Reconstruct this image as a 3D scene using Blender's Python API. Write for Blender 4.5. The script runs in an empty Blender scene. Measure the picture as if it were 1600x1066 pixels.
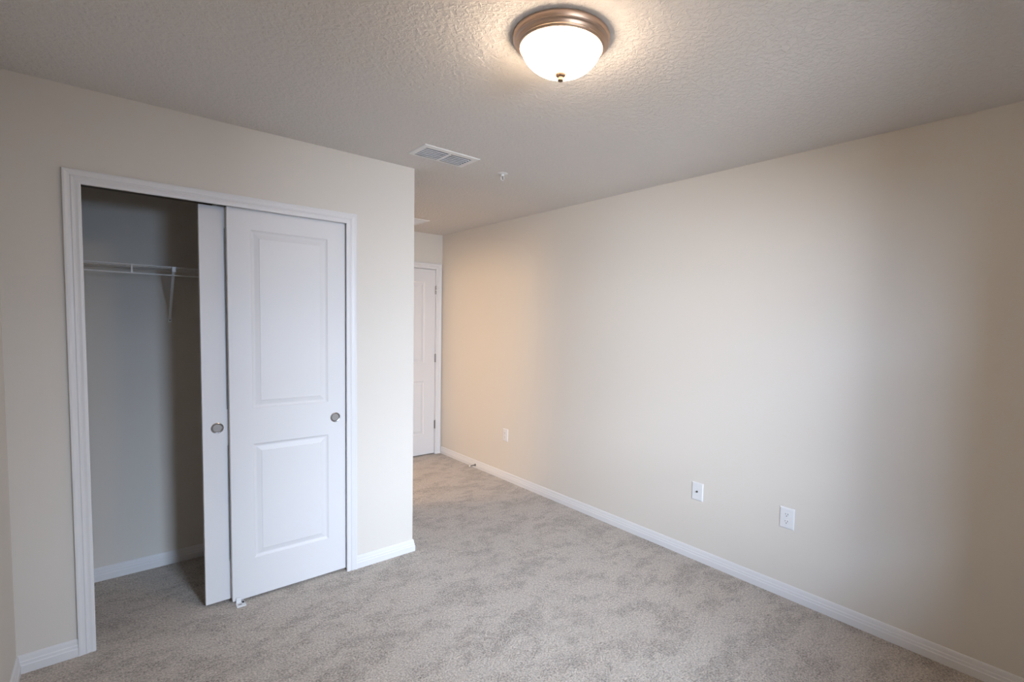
import bpy, bmesh, math, random
from mathutils import Vector, Matrix

# ------------------------------------------------------------------ dimensions (metres)
W   = 2.7997      # long right-hand wall
YC  = 2.8936      # face of the closet wall
YF  = 4.9074      # wall with the hallway door
XL  = -0.3164     # left wall
XE  = 1.45        # free corner of the closet wall
YB  = 3.6499      # back of the closet
YR  = -0.45       # window wall behind the viewer
H   = 2.44
T   = 0.115       # partition thickness
CAM_Z = 1.5001

scene = bpy.context.scene
COL = scene.collection

# ------------------------------------------------------------------ camera
FPX, CX, CY = 770.1697, 51.2698, 17.6444
YAW, PITCH, ROLL = 0.7254, -0.0597, 0.0218
fw = Vector((math.sin(YAW)*math.cos(PITCH), math.cos(YAW)*math.cos(PITCH), math.sin(PITCH)))
rt = Vector((math.cos(YAW), -math.sin(YAW), 0))
up = rt.cross(fw)
rt2 = rt*math.cos(ROLL) + up*math.sin(ROLL)
up2 = -rt*math.sin(ROLL) + up*math.cos(ROLL)
cd = bpy.data.cameras.new('camera')
cam = bpy.data.objects.new('camera', cd)
COL.objects.link(cam)
cd.sensor_fit = 'HORIZONTAL'
cd.sensor_width = 36.0
cd.lens = FPX/1600*36.0
cd.shift_x = -CX/1600
cd.shift_y = CY/1600
cd.clip_start = 0.02
m = Matrix((rt2, up2, -fw)).transposed().to_4x4()
m.translation = (0, 0, CAM_Z)
cam.matrix_world = m
scene.camera = cam

# ------------------------------------------------------------------ world, daylight, exposure
world = bpy.data.worlds.new('sky')
scene.world = world
world.use_nodes = True
bg = world.node_tree.nodes['Background']
bg.inputs[0].default_value = (0.62, 0.78, 1.0, 1)
bg.inputs[1].default_value = 0.15

LAMP_STRENGTH = 54.0
LAMP_COLOR = (1.0, 0.755, 0.53)
DAY_SCALE = 1.0
HALL_ENERGY = 74
# overcast daylight beyond the window: added area lights, two for sky, one lower fill
def daylight(name, x0, x1, z0, z1, energy, color):
    L_ = bpy.data.lights.new(name, 'AREA')
    L_.shape = 'RECTANGLE'
    L_.size, L_.size_y = x1-x0, z1-z0
    L_.energy = energy*DAY_SCALE
    L_.color = color
    o_ = bpy.data.objects.new(name, L_)
    COL.objects.link(o_)
    o_.location = ((x0+x1)/2, -2.3, (z0+z1)/2)
    o_.rotation_euler = (math.radians(90), 0, 0)     # shines along +Y into the room
daylight('daylight_sky', -1.8, 1.4, 1.5, 2.7, 830, (0.53, 0.715, 1.0))
daylight('daylight_low_fill', -0.7, 0.7, 1.0, 2.1, 410, (0.87, 0.92, 1.0))  # added fill panel, sized to fit the room's brightness; no wall stands there
daylight('daylight_high_sky', 0.5, 1.4, 2.1, 2.9, 175, (0.77, 0.86, 1.0))

# warm lamp in the room beyond the doorway that opens off the passage
HL = bpy.data.lights.new('passage_lamp', 'POINT')
HL.energy = HALL_ENERGY
HL.color = (1.0, 0.70, 0.43)
HL.shadow_soft_size = 0.24
hl = bpy.data.objects.new('passage_lamp', HL)
COL.objects.link(hl)
hl.location = (0.15, 4.44, 1.96)

vs = scene.view_settings
vs.view_transform = 'Standard'
vs.look = 'None'
vs.exposure = 0.0
vs.gamma = 1.0
vs.use_curve_mapping = False

# ------------------------------------------------------------------ materials
def srgb(r, g, b):
    def f(c):
        c /= 255.0
        return c/12.92 if c <= 0.04045 else ((c+0.055)/1.055)**2.4
    return (f(r), f(g), f(b), 1)

def mat(name, col, rough=0.5, metal=0.0, spec=0.5):
    mt = bpy.data.materials.new(name)
    mt.use_nodes = True
    b = mt.node_tree.nodes['Principled BSDF']
    b.inputs['Base Color'].default_value = col
    b.inputs['Roughness'].default_value = rough
    b.inputs['Metallic'].default_value = metal
    b.inputs['Specular IOR Level'].default_value = spec
    return mt

def node(mt, kind, **kw):
    n = mt.node_tree.nodes.new(kind)
    for k, v in kw.items():
        if k in n.inputs: n.inputs[k].default_value = v
        else: setattr(n, k, v)
    return n

def objcoord(mt, scale=(1, 1, 1)):
    tc = node(mt, 'ShaderNodeTexCoord')
    mp = node(mt, 'ShaderNodeMapping')
    mp.inputs['Scale'].default_value = scale
    mt.node_tree.links.new(tc.outputs['Object'], mp.inputs['Vector'])
    return mp.outputs['Vector']

def add_bump(mt, heights, strength, dist):
    L = mt.node_tree.links
    bp = node(mt, 'ShaderNodeBump')
    bp.inputs['Strength'].default_value = strength
    bp.inputs['Distance'].default_value = dist
    L.new(heights, bp.inputs['Height'])
    L.new(bp.outputs['Normal'], mt.node_tree.nodes['Principled BSDF'].inputs['Normal'])

def painted(name, col, rough, scale, strength, dist):
    mt = mat(name, col, rough, 0, 0.3)
    v = objcoord(mt)
    n = node(mt, 'ShaderNodeTexNoise', Scale=scale, Detail=3.0, Roughness=0.55)
    mt.node_tree.links.new(v, n.inputs['Vector'])
    add_bump(mt, n.outputs['Fac'], strength, dist)
    return mt

M = {}
M['wall'] = painted('beige_wall_paint', srgb(214, 208, 199), 0.75, 140, 0.10, 0.002)
M['trim'] = mat('white_trim_paint', srgb(220, 219, 219), 0.38, 0, 0.4)
M['door'] = painted('white_door_paint', srgb(220, 219, 219), 0.42, 60, 0.04, 0.002)
M['plate'] = mat('white_plastic', srgb(222, 222, 222), 0.35, 0, 0.5)
M['wire'] = mat('white_vinyl_wire', srgb(225, 225, 225), 0.4)
M['vent'] = mat('white_enamelled_steel', srgb(232, 232, 232), 0.4)
M['louvre'] = mat('pale_grey_louvre_enamel', srgb(228, 229, 232), 0.45)
M['nickel'] = mat('brushed_nickel', srgb(206, 180, 160), 0.42, 1.0)
M['finial'] = mat('satin_nickel_finial', srgb(118, 96, 78), 0.6, 0.3)
M['pull_rim'] = mat('satin_nickel_rim', srgb(178, 176, 176), 0.25, 1.0)
M['pull_cup'] = mat('satin_nickel_cup', srgb(150, 145, 140), 0.55, 0.8)
M['steel'] = mat('hinge_steel', srgb(150, 148, 146), 0.35, 1.0)
M['dark'] = mat('dark_recess', srgb(45, 45, 48), 0.7)
M['duct'] = mat('galvanised_duct', srgb(90, 92, 96), 0.6, 0.3)
M['brass'] = mat('coax_metal', srgb(110, 108, 104), 0.35, 1.0)
M['rubber'] = mat('white_rubber_tip', srgb(225, 222, 218), 0.6)

# knock-down ceiling texture
mt = mat('textured_ceiling_paint', srgb(221, 217, 213), 0.85, 0, 0.2)
v = objcoord(mt)
L = mt.node_tree.links
n1 = node(mt, 'ShaderNodeTexNoise', Scale=52.0, Detail=4.0, Roughness=0.6, Distortion=0.6)
L.new(v, n1.inputs['Vector'])
cr = node(mt, 'ShaderNodeValToRGB')
cr.color_ramp.elements[0].position = 0.42
cr.color_ramp.elements[1].position = 0.60
L.new(n1.outputs['Fac'], cr.inputs['Fac'])
add_bump(mt, cr.outputs['Color'], 0.55, 0.004)
M['ceiling'] = mt

# cut-pile carpet
mt = mat('greige_carpet', srgb(176, 167, 158), 0.95, 0, 0.05)
L = mt.node_tree.links
def ramp(src, p0, c0, p1, c1):
    r = node(mt, 'ShaderNodeValToRGB')
    r.color_ramp.elements[0].position = p0; r.color_ramp.elements[0].color = c0
    r.color_ramp.elements[1].position = p1; r.color_ramp.elements[1].color = c1
    L.new(src, r.inputs['Fac'])
    return r.outputs['Color']
def mixc(fac, a, b, mode='MIX'):
    x = node(mt, 'ShaderNodeMix', data_type='RGBA', blend_type=mode)
    if isinstance(fac, float): x.inputs['Factor'].default_value = fac
    else: L.new(fac, x.inputs['Factor'])
    L.new(a, x.inputs['A']); L.new(b, x.inputs['B'])
    return x.outputs['Result']
def tex(scale, detail, rough, dist=0.0, stretch=(1, 1, 1), rot=0.0):
    tc = node(mt, 'ShaderNodeTexCoord'); mp = node(mt, 'ShaderNodeMapping')
    mp.inputs['Scale'].default_value = stretch; mp.inputs['Rotation'].default_value = (0, 0, rot)
    L.new(tc.outputs['Object'], mp.inputs['Vector'])
    n = node(mt, 'ShaderNodeTexNoise', Scale=scale, Detail=detail, Roughness=rough, Distortion=dist)
    L.new(mp.outputs['Vector'], n.inputs['Vector'])
    return n.outputs['Fac']
tuft = tex(120.0, 3.0, 0.75)
clump = tex(55.0, 3.0, 0.65)
# pile lying one way (pale) or the other (darker, grainier): vacuum strokes and footprints
strokes = tex(2.6, 8.0, 0.74, 0.2, (1.0, 1.8, 1.0), 0.9)
prints = tex(5.2, 7.0, 0.74, 0.1, (1.0, 1.5, 1.0), 1.2)
pale = ramp(tuft, 0.34, srgb(140, 128, 115), 0.66, srgb(218, 205, 190))
deep = ramp(tuft, 0.38, srgb(98, 87, 76), 0.66, srgb(202, 187, 170))
area = mixc(1.0, ramp(strokes, 0.50, (0, 0, 0, 1), 0.59, (1, 1, 1, 1)), ramp(prints, 0.51, (0, 0, 0, 1), 0.58, (0.9, 0.9, 0.9, 1)), 'SCREEN')
frag = ramp(tex(17.0, 5.0, 0.7), 0.38, (0.35, 0.35, 0.35, 1), 0.54, (1, 1, 1, 1))      # the darker patches break up into tufts
area = mixc(1.0, area, frag, 'MULTIPLY')
c = mixc(area, pale, deep)
c = mixc(1.0, c, ramp(clump, 0.32, (0.84, 0.84, 0.84, 1), 0.60, (1, 1, 1, 1)), 'MULTIPLY')
L.new(c, mt.node_tree.nodes['Principled BSDF'].inputs['Base Color'])
ad = node(mt, 'ShaderNodeMath', operation='ADD')
L.new(tuft, ad.inputs[0]); L.new(clump, ad.inputs[1])
add_bump(mt, ad.outputs[0], 0.9, 0.008)
mt.node_tree.nodes['Principled BSDF'].inputs['Sheen Weight'].default_value = 0.5
M['carpet'] = mt

# frosted lamp glass, lit from inside
mt = mat('frosted_lamp_glass', srgb(250, 244, 236), 0.45)
b = mt.node_tree.nodes['Principled BSDF']
b.inputs['Emission Color'].default_value = (*LAMP_COLOR, 1)
b.inputs['Emission Strength'].default_value = LAMP_STRENGTH
M['lampglass'] = mt

# window glass
mt = bpy.data.materials.new('window_glass'); mt.use_nodes = True
nt = mt.node_tree; nt.nodes.clear()
o_ = nt.nodes.new('ShaderNodeOutputMaterial'); mx = nt.nodes.new('ShaderNodeMixShader')
tr = nt.nodes.new('ShaderNodeBsdfTransparent'); gl = nt.nodes.new('ShaderNodeBsdfGlossy')
gl.inputs['Roughness'].default_value = 0.02; mx.inputs[0].default_value = 0.06
nt.links.new(tr.outputs[0], mx.inputs[1]); nt.links.new(gl.outputs[0], mx.inputs[2]); nt.links.new(mx.outputs[0], o_.inputs[0])
M['glass'] = mt

# ------------------------------------------------------------------ mesh helpers
class MB:
    def __init__(s): s.v = []; s.f = []; s.smooth = set()
    def add(s, verts, faces, smooth=False):
        o = len(s.v); s.v += [tuple(p) for p in verts]
        for f in faces:
            if smooth: s.smooth.add(len(s.f))
            s.f.append([i+o for i in f])
        return s
    def box(s, x0, x1, y0, y1, z0, z1):
        vs_ = [(x, y, z) for z in (z0, z1) for y in (y0, y1) for x in (x0, x1)]
        return s.add(vs_, [(0,2,3,1), (4,5,7,6), (0,1,5,4), (2,6,7,3), (0,4,6,2), (1,3,7,5)])
    def lathe(s, prof, n=48, origin=(0,0,0), axis='z', smooth=True):
        """prof: (radius, height) pairs along the axis"""
        vs_ = []; fs = []
        for r, h_ in prof:
            for k in range(n):
                a = 2*math.pi*k/n; c_, s_ = r*math.cos(a), r*math.sin(a)
                p = {'z': (c_, s_, h_), 'y': (c_, h_, s_), 'x': (h_, c_, s_)}[axis]
                vs_.append(tuple(p[i]+origin[i] for i in range(3)))
        for j in range(len(prof)-1):
            for k in range(n):
                k2 = (k+1) % n
                fs.append((j*n+k, j*n+k2, (j+1)*n+k2, (j+1)*n+k))
        return s.add(vs_, fs, smooth)
    def tube(s, pts, r, n=8):
        """round bar along a polyline"""
        pts = [Vector(p) for p in pts]; vs_ = []; fs = []
        for i, p in enumerate(pts):
            a = pts[max(i-1, 0)]; b_ = pts[min(i+1, len(pts)-1)]
            d = (b_-a).normalized()
            ref = Vector((0, 0, 1)) if abs(d.z) < 0.9 else Vector((1, 0, 0))
            u = d.cross(ref).normalized(); w = d.cross(u)
            for k in range(n):
                t = 2*math.pi*k/n
                vs_.append(p + u*(r*math.cos(t)) + w*(r*math.sin(t)))
        for i in range(len(pts)-1):
            for k in range(n):
                k2 = (k+1) % n
                fs.append((i*n+k, i*n+k2, (i+1)*n+k2, (i+1)*n+k))
        s.add(vs_, fs, True)
        o = len(s.v) - len(vs_)
        s.f.append([o+k for k in range(n)]); s.f.append([o+(len(pts)-1)*n+k for k in range(n)])
        return s
    def sweep(s, path, prof):
        """path: list of (point, (dir_vector)) stations; prof: list of (a, b) with a along station dir, b along station dir2"""
        n = len(prof); vs_ = []; fs = []
        for p, d1, d2 in path:
            p = Vector(p); d1 = Vector(d1); d2 = Vector(d2)
            for a, b_ in prof: vs_.append(p + d1*a + d2*b_)
        for i in range(len(path)-1):
            for k in range(n):
                k2 = (k+1) % n
                fs.append((i*n+k, i*n+k2, (i+1)*n+k2, (i+1)*n+k))
        fs.append(tuple(range(n))); fs.append(tuple((len(path)-1)*n+k for k in range(n)))
        return s.add(vs_, fs)
    def build(s, name, m_, parent=None, bevel=0.0, loc=None, seg=2):
        me = bpy.data.meshes.new(name)
        me.from_pydata(s.v, [], s.f)
        bm_ = bmesh.new(); bm_.from_mesh(me)
        bmesh.ops.recalc_face_normals(bm_, faces=bm_.faces)
        bm_.to_mesh(me); bm_.free()
        for i, p in enumerate(me.polygons):
            if i in s.smooth: p.use_smooth = True
        if s.smooth: me.set_sharp_from_angle(angle=math.radians(33))
        me.materials.append(m_)
        o = bpy.data.objects.new(name, me); COL.objects.link(o)
        if parent: o.parent = parent
        if loc: o.location = loc
        if bevel:
            bv = o.modifiers.new('bevel', 'BEVEL'); bv.width = bevel; bv.segments = seg
            bv.limit_method = 'ANGLE'; bv.angle_limit = math.radians(40)
        return o

def thing(name, label, cat, loc=(0,0,0), group=None, rotz=0):
    o = bpy.data.objects.new(name, None); COL.objects.link(o)
    o.location = loc; o.rotation_euler = (0, 0, rotz); o.empty_display_size = 0.05
    o['label'] = label; o['category'] = cat
    if group: o['group'] = group
    return o

def struct(o, label=None, cat=None):
    o['kind'] = 'structure'
    if label: o['label'] = label; o['category'] = cat
    return o

def grid_slab(mb, axis, u_cuts, v_cuts, w0, w1, holes):
    """a slab in the plane (u, v) with thickness w0..w1 and rectangular holes, one watertight shell"""
    us = sorted(set(u_cuts + [q for h_ in holes for q in h_[:2]]))
    vs_ = sorted(set(v_cuts + [q for h_ in holes for q in h_[2:]]))
    def P(u, v_, w):
        return {'z': (u, v_, w), 'y': (u, w, v_), 'x': (w, u, v_)}[axis]
    def solid(i, j):
        if i < 0 or j < 0 or i >= len(us)-1 or j >= len(vs_)-1: return False
        cu, cv = (us[i]+us[i+1])/2, (vs_[j]+vs_[j+1])/2
        return not any(a < cu < b_ and c_ < cv < d for a, b_, c_, d in holes)
    idx = {}
    V = []; F = []
    def vid(i, j, w):
        k = (i, j, w)
        if k not in idx: idx[k] = len(V); V.append(P(us[i], vs_[j], w1 if w else w0))
        return idx[k]
    for i in range(len(us)-1):
        for j in range(len(vs_)-1):
            if not solid(i, j): continue
            for w in (0, 1):
                F.append([vid(i, j, w), vid(i+1, j, w), vid(i+1, j+1, w), vid(i, j+1, w)])
            for (di, dj, a, b_) in ((-1,0,(i,j),(i,j+1)), (1,0,(i+1,j),(i+1,j+1)), (0,-1,(i,j),(i+1,j)), (0,1,(i,j+1),(i+1,j+1))):
                if not solid(i+di, j+dj):
                    F.append([vid(*a, 0), vid(*b_, 0), vid(*b_, 1), vid(*a, 1)])
    mb.add(V, F)
    return mb

# ------------------------------------------------------------------ room shell
XCR = XE - T                     # right inside face of the closet
# closet opening (behind the casing)
OX0, OX1, OZ = -0.0775, 1.0385, 2.066
# hallway door opening
DX0, DX1, DZ = 1.900, 2.7215, 2.0585
# window in the wall behind the viewer
WX0, WX1, WZ0, WZ1 = 0.55, 1.45, 0.80, 2.02
WT = 0.20
# ceiling registers
V1 = (1.287, 1.640, 2.449, 2.655)
V2 = (1.950, 2.302, 4.271, 4.700)

struct(grid_slab(MB(), 'z', [XL-T, W+T], [YR-WT, YF+T], -0.05, 0.0, []).build('floor', M['carpet']),
       'greige cut pile carpet covering the whole bedroom floor', 'carpet')
struct(grid_slab(MB(), 'z', [XL-T, W+T], [YR-WT, YF+T], H, H+0.08,
       [(V1[0]+.028, V1[1]-.028, V1[2]+.030, V1[3]-.014), (V2[0]+.02, V2[1]-.02, V2[2]+.02, V2[3]-.02)]).build('ceiling', M['ceiling']),
       'white ceiling with a knockdown texture above the bedroom', 'ceiling')
struct(grid_slab(MB(), 'x', [YR-WT, YF+T], [0, H], W, W+T, []).build('wall_right', M['wall']),
       'long bare beige wall on the right with three white plates low down', 'wall')
struct(grid_slab(MB(), 'x', [YR-WT, YF+T], [0, H], XL-T, XL, []).build('wall_left', M['wall']),
       'narrow strip of beige wall at the far left edge', 'wall')
struct(grid_slab(MB(), 'y', [XL, XE], [0, H], YC, YC+T, [(OX0-.018, OX1+.018, -1, OZ+.018)]).build('wall_front', M['wall']),
       'beige wall around the white closet doorway', 'wall')
struct(grid_slab(MB(), 'x', [YC+T, YF], [0, H], XCR, XE, [(3.82, 4.62, -1, 2.05)]).build('wall_hall', M['wall']),
       'beige side wall between the closet and the entry passage', 'wall')
struct(grid_slab(MB(), 'y', [XL, XCR], [0, H], YB, YB+T, []).build('wall_closet', M['wall']),
       'shadowed beige back wall inside the open closet', 'wall')
struct(grid_slab(MB(), 'y', [XL, W], [0, H], YF, YF+T, [(DX0-.018, DX1+.018, -1, DZ+.018)]).build('wall_far', M['wall']),
       'beige end wall above the white hinged door', 'wall')
struct(grid_slab(MB(), 'y', [XL, W], [0, H], YR-WT, YR, [(WX0, WX1, WZ0, WZ1)]).build('wall_rear', M['wall']),
       'beige wall with the bedroom window behind the viewer', 'wall')

# ------------------------------------------------------------------ baseboards
BH = 0.0765
BPROF = [(0, 0), (0.0135, 0), (0.0140, 0.034), (0.0115, 0.038), (0.0110, 0.049), (0.0085, 0.053),
         (0.0075, 0.066), (0.0060, 0.073), (0.0030, 0.0765), (0, 0.0765)]
def base(name, pts, label):
    """pts: list of (x, y, dx, dy): wall-side points and the (mitred) direction away from the wall"""
    mb = MB()
    mb.sweep([((x, y, 0), (dx, dy, 0), (0, 0, 1)) for x, y, dx, dy in pts], BPROF)
    return struct(mb.build(name, M['trim']), label, 'baseboard')
CO = 0.058                        # casing width
CXL, CXR, CZI = -0.0726, 1.0287, 2.0407     # casing inner edges round the closet
base('baseboard_left', [(XL, YR, 1, 1), (XL, YC, 1, -1)], 'white baseboard along the left edge wall')
base('baseboard_front', [(XL, YC, 1, -1), (CXL-CO, YC, 0, -1)], 'short white baseboard left of the closet doorway')
base('baseboard_corner', [(CXR+CO, YC, 0, -1), (XE, YC, 1, -1)], 'short white baseboard right of the closet doors ending at the wall corner')
base('baseboard_hall', [(XE, YC, 1, -1), (XE, 3.82, 1, 0)], 'white baseboard along the hidden passage side of the closet')
base('baseboard_far', [(XE, YF, 0, -1), (DX0-.006-CO, YF, 0, -1)], 'white baseboard left of the hinged door')
base('baseboard_right', [(W, YF, -1, 0), (W, YR, -1, 1)], 'long white baseboard along the right wall')
base('baseboard_rear', [(W, YR, -1, 1), (XL, YR, 1, 1)], 'white baseboard under the window behind the viewer')
base('baseboard_closet', [(XL, YB, 1, -1), (XCR, YB, -1, -1)], 'white baseboard along the closet back wall')

# ------------------------------------------------------------------ door casings and jambs
CPROF = [(0.0, 0.0), (0.0, 0.0080), (0.0035, 0.0105), (0.0100, 0.0112), (0.0190, 0.0096), (0.0230, 0.0098), (0.0260, 0.0128),
         (0.0300, 0.0138), (0.0340, 0.0118), (0.0420, 0.0132), (0.0500, 0.0160), (0.0560, 0.0158), (0.0580, 0.0140), (0.0580, 0.0)]
def casing(name, x0, x1, z1, y, label):
    mb = MB()
    mb.sweep([((x0, y, 0), (-1, 0, 0), (0, -1, 0)), ((x0, y, z1), (-1, 0, 1), (0, -1, 0)),
              ((x1, y, z1), (1, 0, 1), (0, -1, 0)), ((x1, y, 0), (1, 0, 0), (0, -1, 0))], CPROF)
    return struct(mb.build(name, M['trim']), label, 'door casing')
casing('trim_1', CXL, CXR, CZI, YC, 'white moulded casing framing the closet doorway')
casing('trim_2', DX0-.006, DX1+.006, DZ+.004, YF, 'white moulded casing around the far hinged door')
def jamb(name, x0, x1, z1, y0, y1, label):
    mb = MB()
    mb.box(x0-.018, x0, y0, y1, 0, z1+.018); mb.box(x1, x1+.018, y0, y1, 0, z1+.018); mb.box(x0, x1, y0, y1, z1, z1+.018)
    return struct(mb.build(name, M['trim']), label, 'door jamb')
jamb('trim_3', OX0, OX1, OZ, YC, YC+T, 'white jamb lining inside the closet doorway')
jb = jamb('trim_4', DX0, DX1, DZ, YF, YF+T, 'white jamb lining behind the far hinged door')

# sliding track under the closet head jamb
tk = MB()
tk.box(OX0+.002, OX1-.002, 2.9120, 3.0000, OZ-.0035, OZ-.0005)
for yy in (2.9120, 2.9530, 2.9985): tk.box(OX0+.002, OX1-.002, yy, yy+.0015, OZ-.014, OZ-.0035)
struct(tk.build('trim_5', M['steel']), 'thin metal sliding track above the closet doors', 'door track')

# ------------------------------------------------------------------ moulded two-panel doors
RINGS = [(0.0, 0.0), (0.003, 0.0028), (0.008, 0.0062), (0.0125, 0.0078), (0.0165, 0.0080), (0.0200, 0.0072), (0.0385, 0.0022), (0.0410, 0.0006)]
def panel_door_mesh(w, t, z0, z1, px0, px1, panels):
    """front face at y = 0 looking to -Y; panels = [(z_low, z_high)], moulded on both faces"""
    mb = MB()
    xs = [0, px0, px1, w]
    zs = [z0] + [q for p in panels for q in p] + [z1]
    for side in (0, 1):
        def Y(d): return d if side == 0 else t-d
        vs_ = [(x, Y(0), z) for z in zs for x in xs]; fs = []
        n = len(xs)
        for j in range(len(zs)-1):
            for i in range(3):
                if i == 1 and j % 2 == 1: continue
                fs.append((j*n+i, j*n+i+1, (j+1)*n+i+1, (j+1)*n+i))
        mb.add(vs_, fs)
        for a, b_ in panels:
            rv = []; rf = []
            for off, d in RINGS:
                rv += [(px0+off, Y(d), a+off), (px1-off, Y(d), a+off), (px1-off, Y(d), b_-off), (px0+off, Y(d), b_-off)]
            for k in range(len(RINGS)-1):
                for q in range(4):
                    q2 = (q+1) % 4
                    rf.append((k*4+q, k*4+q2, k*4+4+q2, k*4+4+q))
            e = (len(RINGS)-1)*4
            rf.append((e, e+1, e+2, e+3))
            mb.add(rv, rf)
    for x in (0, w): mb.add([(x, 0, z0), (x, t, z0), (x, t, z1), (x, 0, z1)], [(0, 1, 2, 3)])
    for z in (z0, z1): mb.add([(0, 0, z), (w, 0, z), (w, t, z), (0, t, z)], [(0, 1, 2, 3)])
    return mb

def weld(o):
    bm_ = bmesh.new(); bm_.from_mesh(o.data)
    bmesh.ops.remove_doubles(bm_, verts=bm_.verts, dist=1e-5)
    bmesh.ops.recalc_face_normals(bm_, faces=bm_.faces)
    bm_.to_mesh(o.data); bm_.free()

def flush_pull(parent, x, z):
    p = MB().lathe([(0.0204, -0.0006), (0.0212, -0.0012), (0.0225, -0.0028), (0.0245, -0.0034), (0.0272, -0.0022), (0.0282, 0.0)],
                   40, (x, 0, z), 'y').build('flush_pull', M['pull_rim'], parent)
    MB().lathe([(0.0, -0.0009), (0.0192, -0.0009), (0.0203, -0.0017), (0.0206, -0.0006)], 40, (x, 0, z), 'y').build('cup', M['pull_cup'], p)
    p['label'] = 'round satin nickel flush pull'
    return p

def sliding_door(label, x0, w, y, z0, z1, panels, pull_x, hanger_xs):
    d = thing('sliding_closet_door', label, 'closet door', (x0, y, 0), 'bypass sliding closet doors')
    s_ = panel_door_mesh(w, 0.035, z0, z1, 0.1020, w-0.0995, panels).build('door_panel', M['door'], d); weld(s_)
    bv = s_.modifiers.new('bevel', 'BEVEL'); bv.width = 0.0015; bv.segments = 2; bv.limit_method = 'ANGLE'; bv.angle_limit = math.radians(60)
    flush_pull(d, pull_x, 0.928)
    for hx in hanger_xs:
        hb = MB().box(hx-.026, hx+.026, 0.012, 0.023, z1-.0, z1+.0095)
        hb.lathe([(0.0, -0.003), (0.008, -0.003), (0.008, 0.003), (0.0, 0.003)], 20, (hx-.012, 0.010, z1+.006), 'y')
        hb.build('roller_hanger', M['plate'], d, 0.001)
    return d
PAN = [(0.2195, 0.8325), (1.0200, 1.9420)]
sliding_door('front white two-panel sliding closet door, nearer the room, with a round nickel pull on its right side',
             0.4530, 0.5805, 2.9150, 0.0130, 2.0462, PAN, 0.9734-0.4530, (0.08, 0.50))
sliding_door('rear white sliding closet door mostly hidden behind the front one, only its left edge and pull showing',
             0.3420, 0.5805, 2.9570, 0.0165, 2.0430, PAN, 0.4045-0.3420, (0.085, 0.50))

# ------------------------------------------------------------------ floor guide below the sliding doors
g = thing('door_floor_guide', 'small white plastic floor guide at the foot of the front sliding closet door', 'door guide', (0.484, 2.889, 0))
MB().box(-.021, .021, -.027, .120, 0.0, 0.0045).build('base_plate', M['plate'], g, 0.001)
MB().box(-.018, .004, .014, .0225, 0.0045, 0.030).build('guide_fin', M['plate'], g, 0.001)
MB().box(-.018, .018, .0625, .0660, 0.0045, 0.030).build('guide_fin', M['plate'], g, 0.001)
MB().box(.0075, .0175, .004, .020, 0.0045, 0.0060).box(-.012, .004, -.008, -.003, 0.0045, 0.0056).build('slot', M['dark'], g)

# ------------------------------------------------------------------ hinged door at the end of the passage
door = panel_door_mesh(0.811, 0.035, 0.0130, 2.0545, 0.126, 0.811-0.126, [(0.238, 0.832), (1.030, 1.916)]).build('door_1', M['door'])
weld(door); door.location = (1.9065, YF+0.0015, 0)
struct(door, 'white two-panel hinged door at the end of the passage', 'door')
for z in (1.832, 1.081, 0.335):
    hb = MB()
    for k in range(5):
        a = -0.045 + k*0.018
        hb.lathe([(0, a+.0006), (0.0062, a+.0006), (0.0062, a+.0174), (0, a+.0174)], 16, (0.8135, -0.006, z))
    hb.lathe([(0, .045), (0.0040, .045), (0.0048, .049), (0, .0515)], 16, (0.8135, -0.006, z))
    hb.box(0.806, 0.8125, -0.0015, 0.0008, z-.045, z+.045)
    hg = hb.build('hinge', M['steel'], door)
    if z > 1.5:
        st = MB().tube([(0.8135, -0.006, z+.030), (0.838, -0.034, z+.030)], 0.0035).lathe([(0, -.006), (0.008, -.006), (0.008, .006), (0, .006)], 16, (0.838, -.034, z+.030))
        st.box(0.808, 0.834, -.020, -.010, z-.004, z+.004)
        st.build('hinge_pin_stop', M['plate'], hg)
# latch knob on the far side of the door (just past the closet corner, out of sight)
MB().lathe([(0, 0), (0.030, 0), (0.030, -.006), (0.012, -.010), (0.011, -.030), (0.024, -.040), (0.027, -.052), (0.020, -.062), (0, -.064)], 32, (0.062, 0, 0.93), 'y').build('knob', M['nickel'], door)

# ------------------------------------------------------------------ wire shelf in the closet
sh = thing('wire_shelf', 'white ventilated wire shelf with hanging lip across the closet back wall', 'shelf', (XL, 3.345, 1.7555))
SL = XCR - XL
dep = YB - 3.345
r_ = MB()
for yy, zz, rr in ((0, 0, 0.0032), (0.0, -0.043, 0.0032), (dep-.004, 0, 0.0032), (dep*.5, -.0035, 0.0030), (0.030, -.0035, .0028)):
    r_.tube([(0.002, yy, zz), (SL-.002, yy, zz)], rr)
r_.build('rail', M['wire'], sh)
w_ = MB()
nw = int(SL/0.0254)
for k in range(nw):
    x = 0.015 + k*0.0254
    w_.tube([(x, dep-.004, .0042), (x, 0.001, .0042)], 0.0013, 5)
w_.build('cross_wires', M['wire'], sh)
for x in (0.0985-XL, 0.80-XL):
    MB().box(x-.0035, x+.0035, -.0045, .0045, -.045, .002).build('lip_connector', M['wire'], sh, 0.001)
for x in (0.2735-XL, 1.05-XL):
    bt = MB()
    bt.sweep([((x-.007, .004, -.010), (1, 0, 0), (0, .35, -1)), ((x-.006, dep-.010, -.262), (1, 0, 0), (0, .35, -1))],
             [(0, 0), (0.013, 0), (0.013, .003), (0.0105, .003), (0.0105, .010), (0.0025, .010), (0.0025, .003), (0, .003)])
    br = bt.build('support_brace', M['wire'], sh)
    MB().box(x-.009, x+.009, -.006, .010, -.026, .004).build('brace_hook', M['wire'], br, 0.002)
    ft = MB().box(x-.008, x+.008, dep-.010, dep-.0005, -.300, -.258).build('brace_foot', M['wire'], br, 0.002)
    MB().lathe([(0, -.0125), (0.0030, -.0125), (0.0030, -.0095)], 16, (x, dep, -.288), 'y').build('screw', M['dark'], br)

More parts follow.
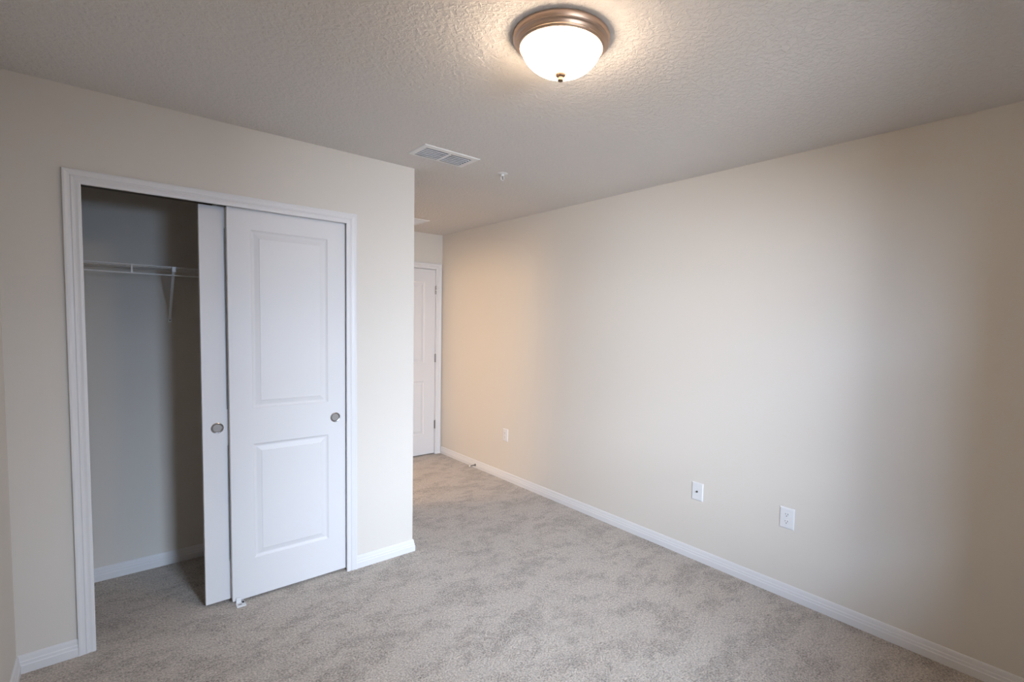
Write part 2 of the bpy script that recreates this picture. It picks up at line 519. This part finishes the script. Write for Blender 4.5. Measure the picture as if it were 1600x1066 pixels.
# ------------------------------------------------------------------ ceiling light
LX, LY = 1.1425, 1.2400
lamp = thing('ceiling_light', 'lit flush-mount ceiling light with brushed nickel ring and frosted glass bowl', 'ceiling light', (LX, LY, H))
MB().lathe([(0.0, -.0005), (0.154, -.0005), (0.1590, -.0025), (0.1602, -.0060), (0.1598, -.0100), (0.1575, -.0185), (0.1560, -.0205), (0.1535, -.0210), (0.1525, -.0225), (0.1505, -.0235),
            (0.1485, -.0250), (0.1468, -.0285), (0.1455, -.0330), (0.1440, -.0345), (0.1425, -.0348), (0.1412, -.0370), (0.1390, -.0398), (0.1362, -.0410), (0.1340, -.0400), (0.1330, -.0360), (0.1330, -.012), (0.0, -.012)],
           128).build('metal_pan', M['nickel'], lamp)
dome = []
for k in range(0, 15):
    a = k/14*math.pi/2
    dome.append((0.1318*math.cos(a)**0.92 if k < 14 else 0.0, -.0340 - 0.0835*math.sin(a)**1.12))
gb = MB().lathe(dome, 96).build('glass_bowl', M['lampglass'], lamp)
gb['label'] = 'glowing frosted white glass bowl'
MB().lathe([(0.0, -.1090), (0.0150, -.1090), (0.0178, -.1120), (0.0186, -.1165), (0.0178, -.1205), (0.0150, -.1240), (0.0110, -.1262), (0.0092, -.1275), (0.0088, -.1300),
            (0.0104, -.1325), (0.0100, -.1368), (0.0062, -.1398), (0.0, -.1408)], 36).build('finial', M['finial'], lamp)

# ------------------------------------------------------------------ ceiling register near the closet corner
def frame_ring(mb, x0, x1, y0, y1, prof):
    """rectangular ring swept from the opening outwards; prof = (inset from outer edge, drop below ceiling)"""
    rings = []
    for ins, dz in prof:
        rings.append([(x0+ins, y0+ins, -dz), (x1-ins, y0+ins, -dz), (x1-ins, y1-ins, -dz), (x0+ins, y1-ins, -dz)])
    V = [p for r__ in rings for p in r__]; F = []
    for k in range(len(rings)-1):
        for q in range(4):
            q2 = (q+1) % 4
            F.append((k*4+q, k*4+q2, k*4+4+q2, k*4+4+q))
    mb.add(V, F)
    return mb
vt = thing('ceiling_vent', 'white louvred ceiling register near the closet wall corner', 'vent', (V1[0], V1[2], H))
vw, vd = V1[1]-V1[0], V1[3]-V1[2]
fr_ = MB()
# the face plate: bevelled rim, inner opening offset towards the viewer
ox0, ox1, oy0, oy1 = .031, vw-.031, .034, vd-.016
grid_slab(fr_, 'z', [0.004, vw-.004], [0.004, vd-.004], -.0050, -.0035, [(ox0, ox1, oy0, oy1)])
frame_ring(fr_, 0, vw, 0, vd, [(0, .0003), (0.0005, .0022), (0.004, .0050), (0.0041, .0035)])
fr_.build('face_frame', M['vent'], vt)
lv = MB()
nl = 6
pitch = (oy1-oy0)/nl
for k in range(nl):
    yc = oy0 + (k+.5)*pitch
    lv.sweep([((ox0, yc, 0), (0, 1, 0), (0, 0, 1)), ((ox1, yc, 0), (0, 1, 0), (0, 0, 1))],
             [(-.0110, -.0020), (-.0110, -.0046), (-.0060, -.0054), (-.0050, -.0044), (.0008, .0050), (-.0002, .0056), (-.0060, -.0034)])
lv.build('louvres', M['louvre'], vt)
MB().box(vw/2-.0075, vw/2+.0075, oy0, oy1, -.0068, -.0015).build('centre_bar', M['vent'], vt, .001)
bx = MB()
bx.box(ox0-.002, ox0, oy0-.003, oy1+.001, .001, .075); bx.box(ox1, ox1+.002, oy0-.003, oy1+.001, .001, .075)
bx.box(ox0, ox1, oy0-.003, oy0-.001, .001, .075); bx.box(ox0, ox1, oy1-.001, oy1+.001, .001, .075); bx.box(ox0, ox1, oy0, oy1, .073, .075)
bx.build('duct_collar', M['duct'], vt)

vt2 = thing('return_air_grille', 'white return air grille on the passage ceiling partly cut off by the closet corner', 'vent', (V2[0], V2[2], H))
vw, vd = V2[1]-V2[0], V2[3]-V2[2]
fr_ = MB()
grid_slab(fr_, 'z', [0.004, vw-.004], [0.004, vd-.004], -.0060, -.0045, [(.026, vw-.026, .026, vd-.026)])
frame_ring(fr_, 0, vw, 0, vd, [(0, .0003), (0.0005, .003), (0.004, .0060), (0.0041, .0045)])
fr_.build('face_frame', M['vent'], vt2)
lv = MB()
nl = 26
pitch = (vd-.052)/nl
for k in range(nl):
    yc = .026 + (k+.5)*pitch
    lv.sweep([((.026, yc, -.003), (0, 1, 0), (0, 0, 1)), ((vw-.026, yc, -.003), (0, 1, 0), (0, 0, 1))],
             [(-.0070, .0095), (-.0060, .0102), (.0070, -.0025), (.0060, -.0032)])
lv.build('louvres', M['louvre'], vt2)
MB().box(.0215, vw-.0215, .0215, vd-.0215, .060, .075).build('duct_collar', M['duct'], vt2)

# ------------------------------------------------------------------ fire sprinkler
sp = thing('fire_sprinkler', 'small white pendent fire sprinkler on the ceiling right of the louvred register', 'sprinkler', (1.895, 2.578, H))
MB().lathe([(0, -.0004), (0.033, -.0004), (0.0335, -.0018), (0.026, -.0045), (0.014, -.0065), (0.0, -.0085)], 36).build('escutcheon', M['plate'], sp)
MB().lathe([(0.0, -.0085), (0.0095, -.0085), (0.0095, -.018), (0.0, -.018)], 24).build('body', M['plate'], sp)
for s_ in (-1, 1):
    MB().tube([(s_*.0078, 0, -.016), (s_*.0125, 0, -.024), (s_*.0120, 0, -.034), (s_*.0050, 0, -.043)], .0030).build('frame_arm', M['plate'], sp)
MB().lathe([(0, -.018), (0.0017, -.018), (0.0017, -.040), (0, -.040)], 12).build('bulb', M['steel'], sp)
df = MB().lathe([(0, -.0425), (0.0085, -.0425), (0.0085, -.0455), (0.0, -.0460)], 24)
for k in range(10):
    a = 2*math.pi*k/10
    df.box(-.0001, .0001, -.0001, .0001, -.0446, -.0445)
df.build('deflector', M['plate'], sp)

# ------------------------------------------------------------------ wall plates on the right wall (built facing -X)
def wall_plate(name, label, cat, y, z, h_=0.119, w=0.080):
    o = thing(name, label, cat, (W, y, z), 'white plates on the right wall')
    mb = MB()
    rings = [(0, .0003), (0.0006, .0035), (0.0045, .0062), (0.009, .0068)]
    V = []; F = []
    for ins, t in rings:
        a, b_ = w/2-ins, h_/2-ins
        V += [(-t, -a, -b_), (-t, a, -b_), (-t, a, b_), (-t, -a, b_)]
    for k in range(len(rings)-1):
        for q in range(4):
            q2 = (q+1) % 4; F.append((k*4+q, k*4+q2, k*4+4+q2, k*4+4+q))
    F += [(12, 13, 14, 15), (0, 1, 2, 3)]
    mb.add(V, F).build('cover_plate', M['plate'], o)
    return o
def screw(o, y, z):
    MB().lathe([(0.0, -.0078), (0.0028, -.0076), (0.0034, -.0066)], 16, (0, y, z), 'x').build('screw', M['plate'], o)
def duplex(o):
    for s_ in (-1, 1):
        zc = s_*0.0195
        mb = MB(); V = []; n = 28
        pts = []
        for k in range(n):
            a = 2*math.pi*k/n
            pts.append((0.0172*math.cos(a), max(-.0125, min(.0125, 0.0172*math.sin(a)))))
        V = [(-.0066, p, zc+q) for p, q in pts] + [(-.0084, p*.96, zc+q*.96) for p, q in pts]
        mb.add(V, [(k, (k+1) % n, n+(k+1) % n, n+k) for k in range(n)] + [tuple(range(n, 2*n))])
        rc = mb.build('receptacle', M['plate'], o)
        sl = MB()
        sl.box(-.0087, -.0083, -.0078, -.0054, zc-.0005, zc+.0078)
        sl.box(-.0087, -.0083, .0054, .0075, zc+.0005, zc+.0070)
        sl.lathe([(0.0, -.0088), (0.0027, -.0088), (0.0027, -.0083)], 14, (0, 0, zc-.0072), 'x')
        sl.build('slots', M['dark'], rc)
    screw(o, 0, 0)
o = wall_plate('power_outlet', 'white duplex power outlet low on the right wall, rightmost and nearest of the three plates', 'outlet', 1.0993, 0.4475); duplex(o)
o = wall_plate('coax_outlet', 'white wall plate with one dark jack in its middle, between the two power outlets', 'outlet', 1.6550, 0.4450, 0.116)
MB().lathe([(0, -.0155), (0.0019, -.0155), (0.0022, -.0150), (0.0044, -.0150), (0.0048, -.0140), (0.0048, -.0085), (0.0062, -.0085), (0.0062, -.0068)], 18, (0, 0, 0), 'x').build('jack', M['brass'], o)
for s_ in (-1, 1): screw(o, 0, s_*.0415)
o = wall_plate('power_outlet', 'small distant white power outlet on the right wall, nearest the far door', 'outlet', 3.6930, 0.4310); duplex(o)

# ------------------------------------------------------------------ spring door stop on the baseboard
ds = thing('door_stop', 'small metal door stop with white tip on the right baseboard near the far door', 'door stop', (W-0.0135, 4.180, 0.030))
MB().lathe([(0, 0.002), (0.0125, 0.002), (0.0125, -.003), (0.007, -.006), (0.0, -.006)], 24, (0, 0, 0), 'x').build('mount', M['steel'], ds)
sp_ = MB(); pts = []
for k in range(0, 12*22+1):
    a = 2*math.pi*k/12
    pts.append((-.005 - .058*k/(12*22), .0042*math.cos(a), .0042*math.sin(a)))
sp_.tube(pts, .0011, 5).build('spring', M['steel'], ds)
MB().lathe([(0, -.061), (0.0065, -.061), (0.0075, -.064), (0.0070, -.074), (0.0, -.076)], 20, (0, 0, 0), 'x').build('rubber_tip', M['rubber'], ds)

# ------------------------------------------------------------------ window behind the viewer
y0 = YR-WT+.03
wf = MB()
def ring(mb, x0, x1, z0, z1, y0_, y1_, wd):
    mb.box(x0, x0+wd, y0_, y1_, z0, z1); mb.box(x1-wd, x1, y0_, y1_, z0, z1)
    mb.box(x0+wd, x1-wd, y0_, y1_, z0, z0+wd); mb.box(x0+wd, x1-wd, y0_, y1_, z1-wd, z1)
ring(wf, WX0, WX1, WZ0, WZ1, y0, y0+.06, .035)
win = struct(wf.build('window_1', M['vent']), 'white single hung window behind the viewer', 'window')
zm = (WZ0+WZ1)/2
for a, b_, yy in ((WZ0+.035, zm+.015, y0+.032), (zm-.015, WZ1-.035, y0+.008)):
    sm = MB(); ring(sm, WX0+.035, WX1-.035, a, b_, yy, yy+.022, .03)
    so = sm.build('sash', M['vent'], win)
    MB().box(WX0+.065, WX1-.065, yy+.010, yy+.013, a+.03, b_-.03).build('pane', M['glass'], so)
struct(MB().box(WX0-.03, WX1+.03, YR-.11, YR+.025, WZ0-.018, WZ0).build('trim_6', M['trim'], None, .003), 'white window sill behind the viewer', 'window sill')
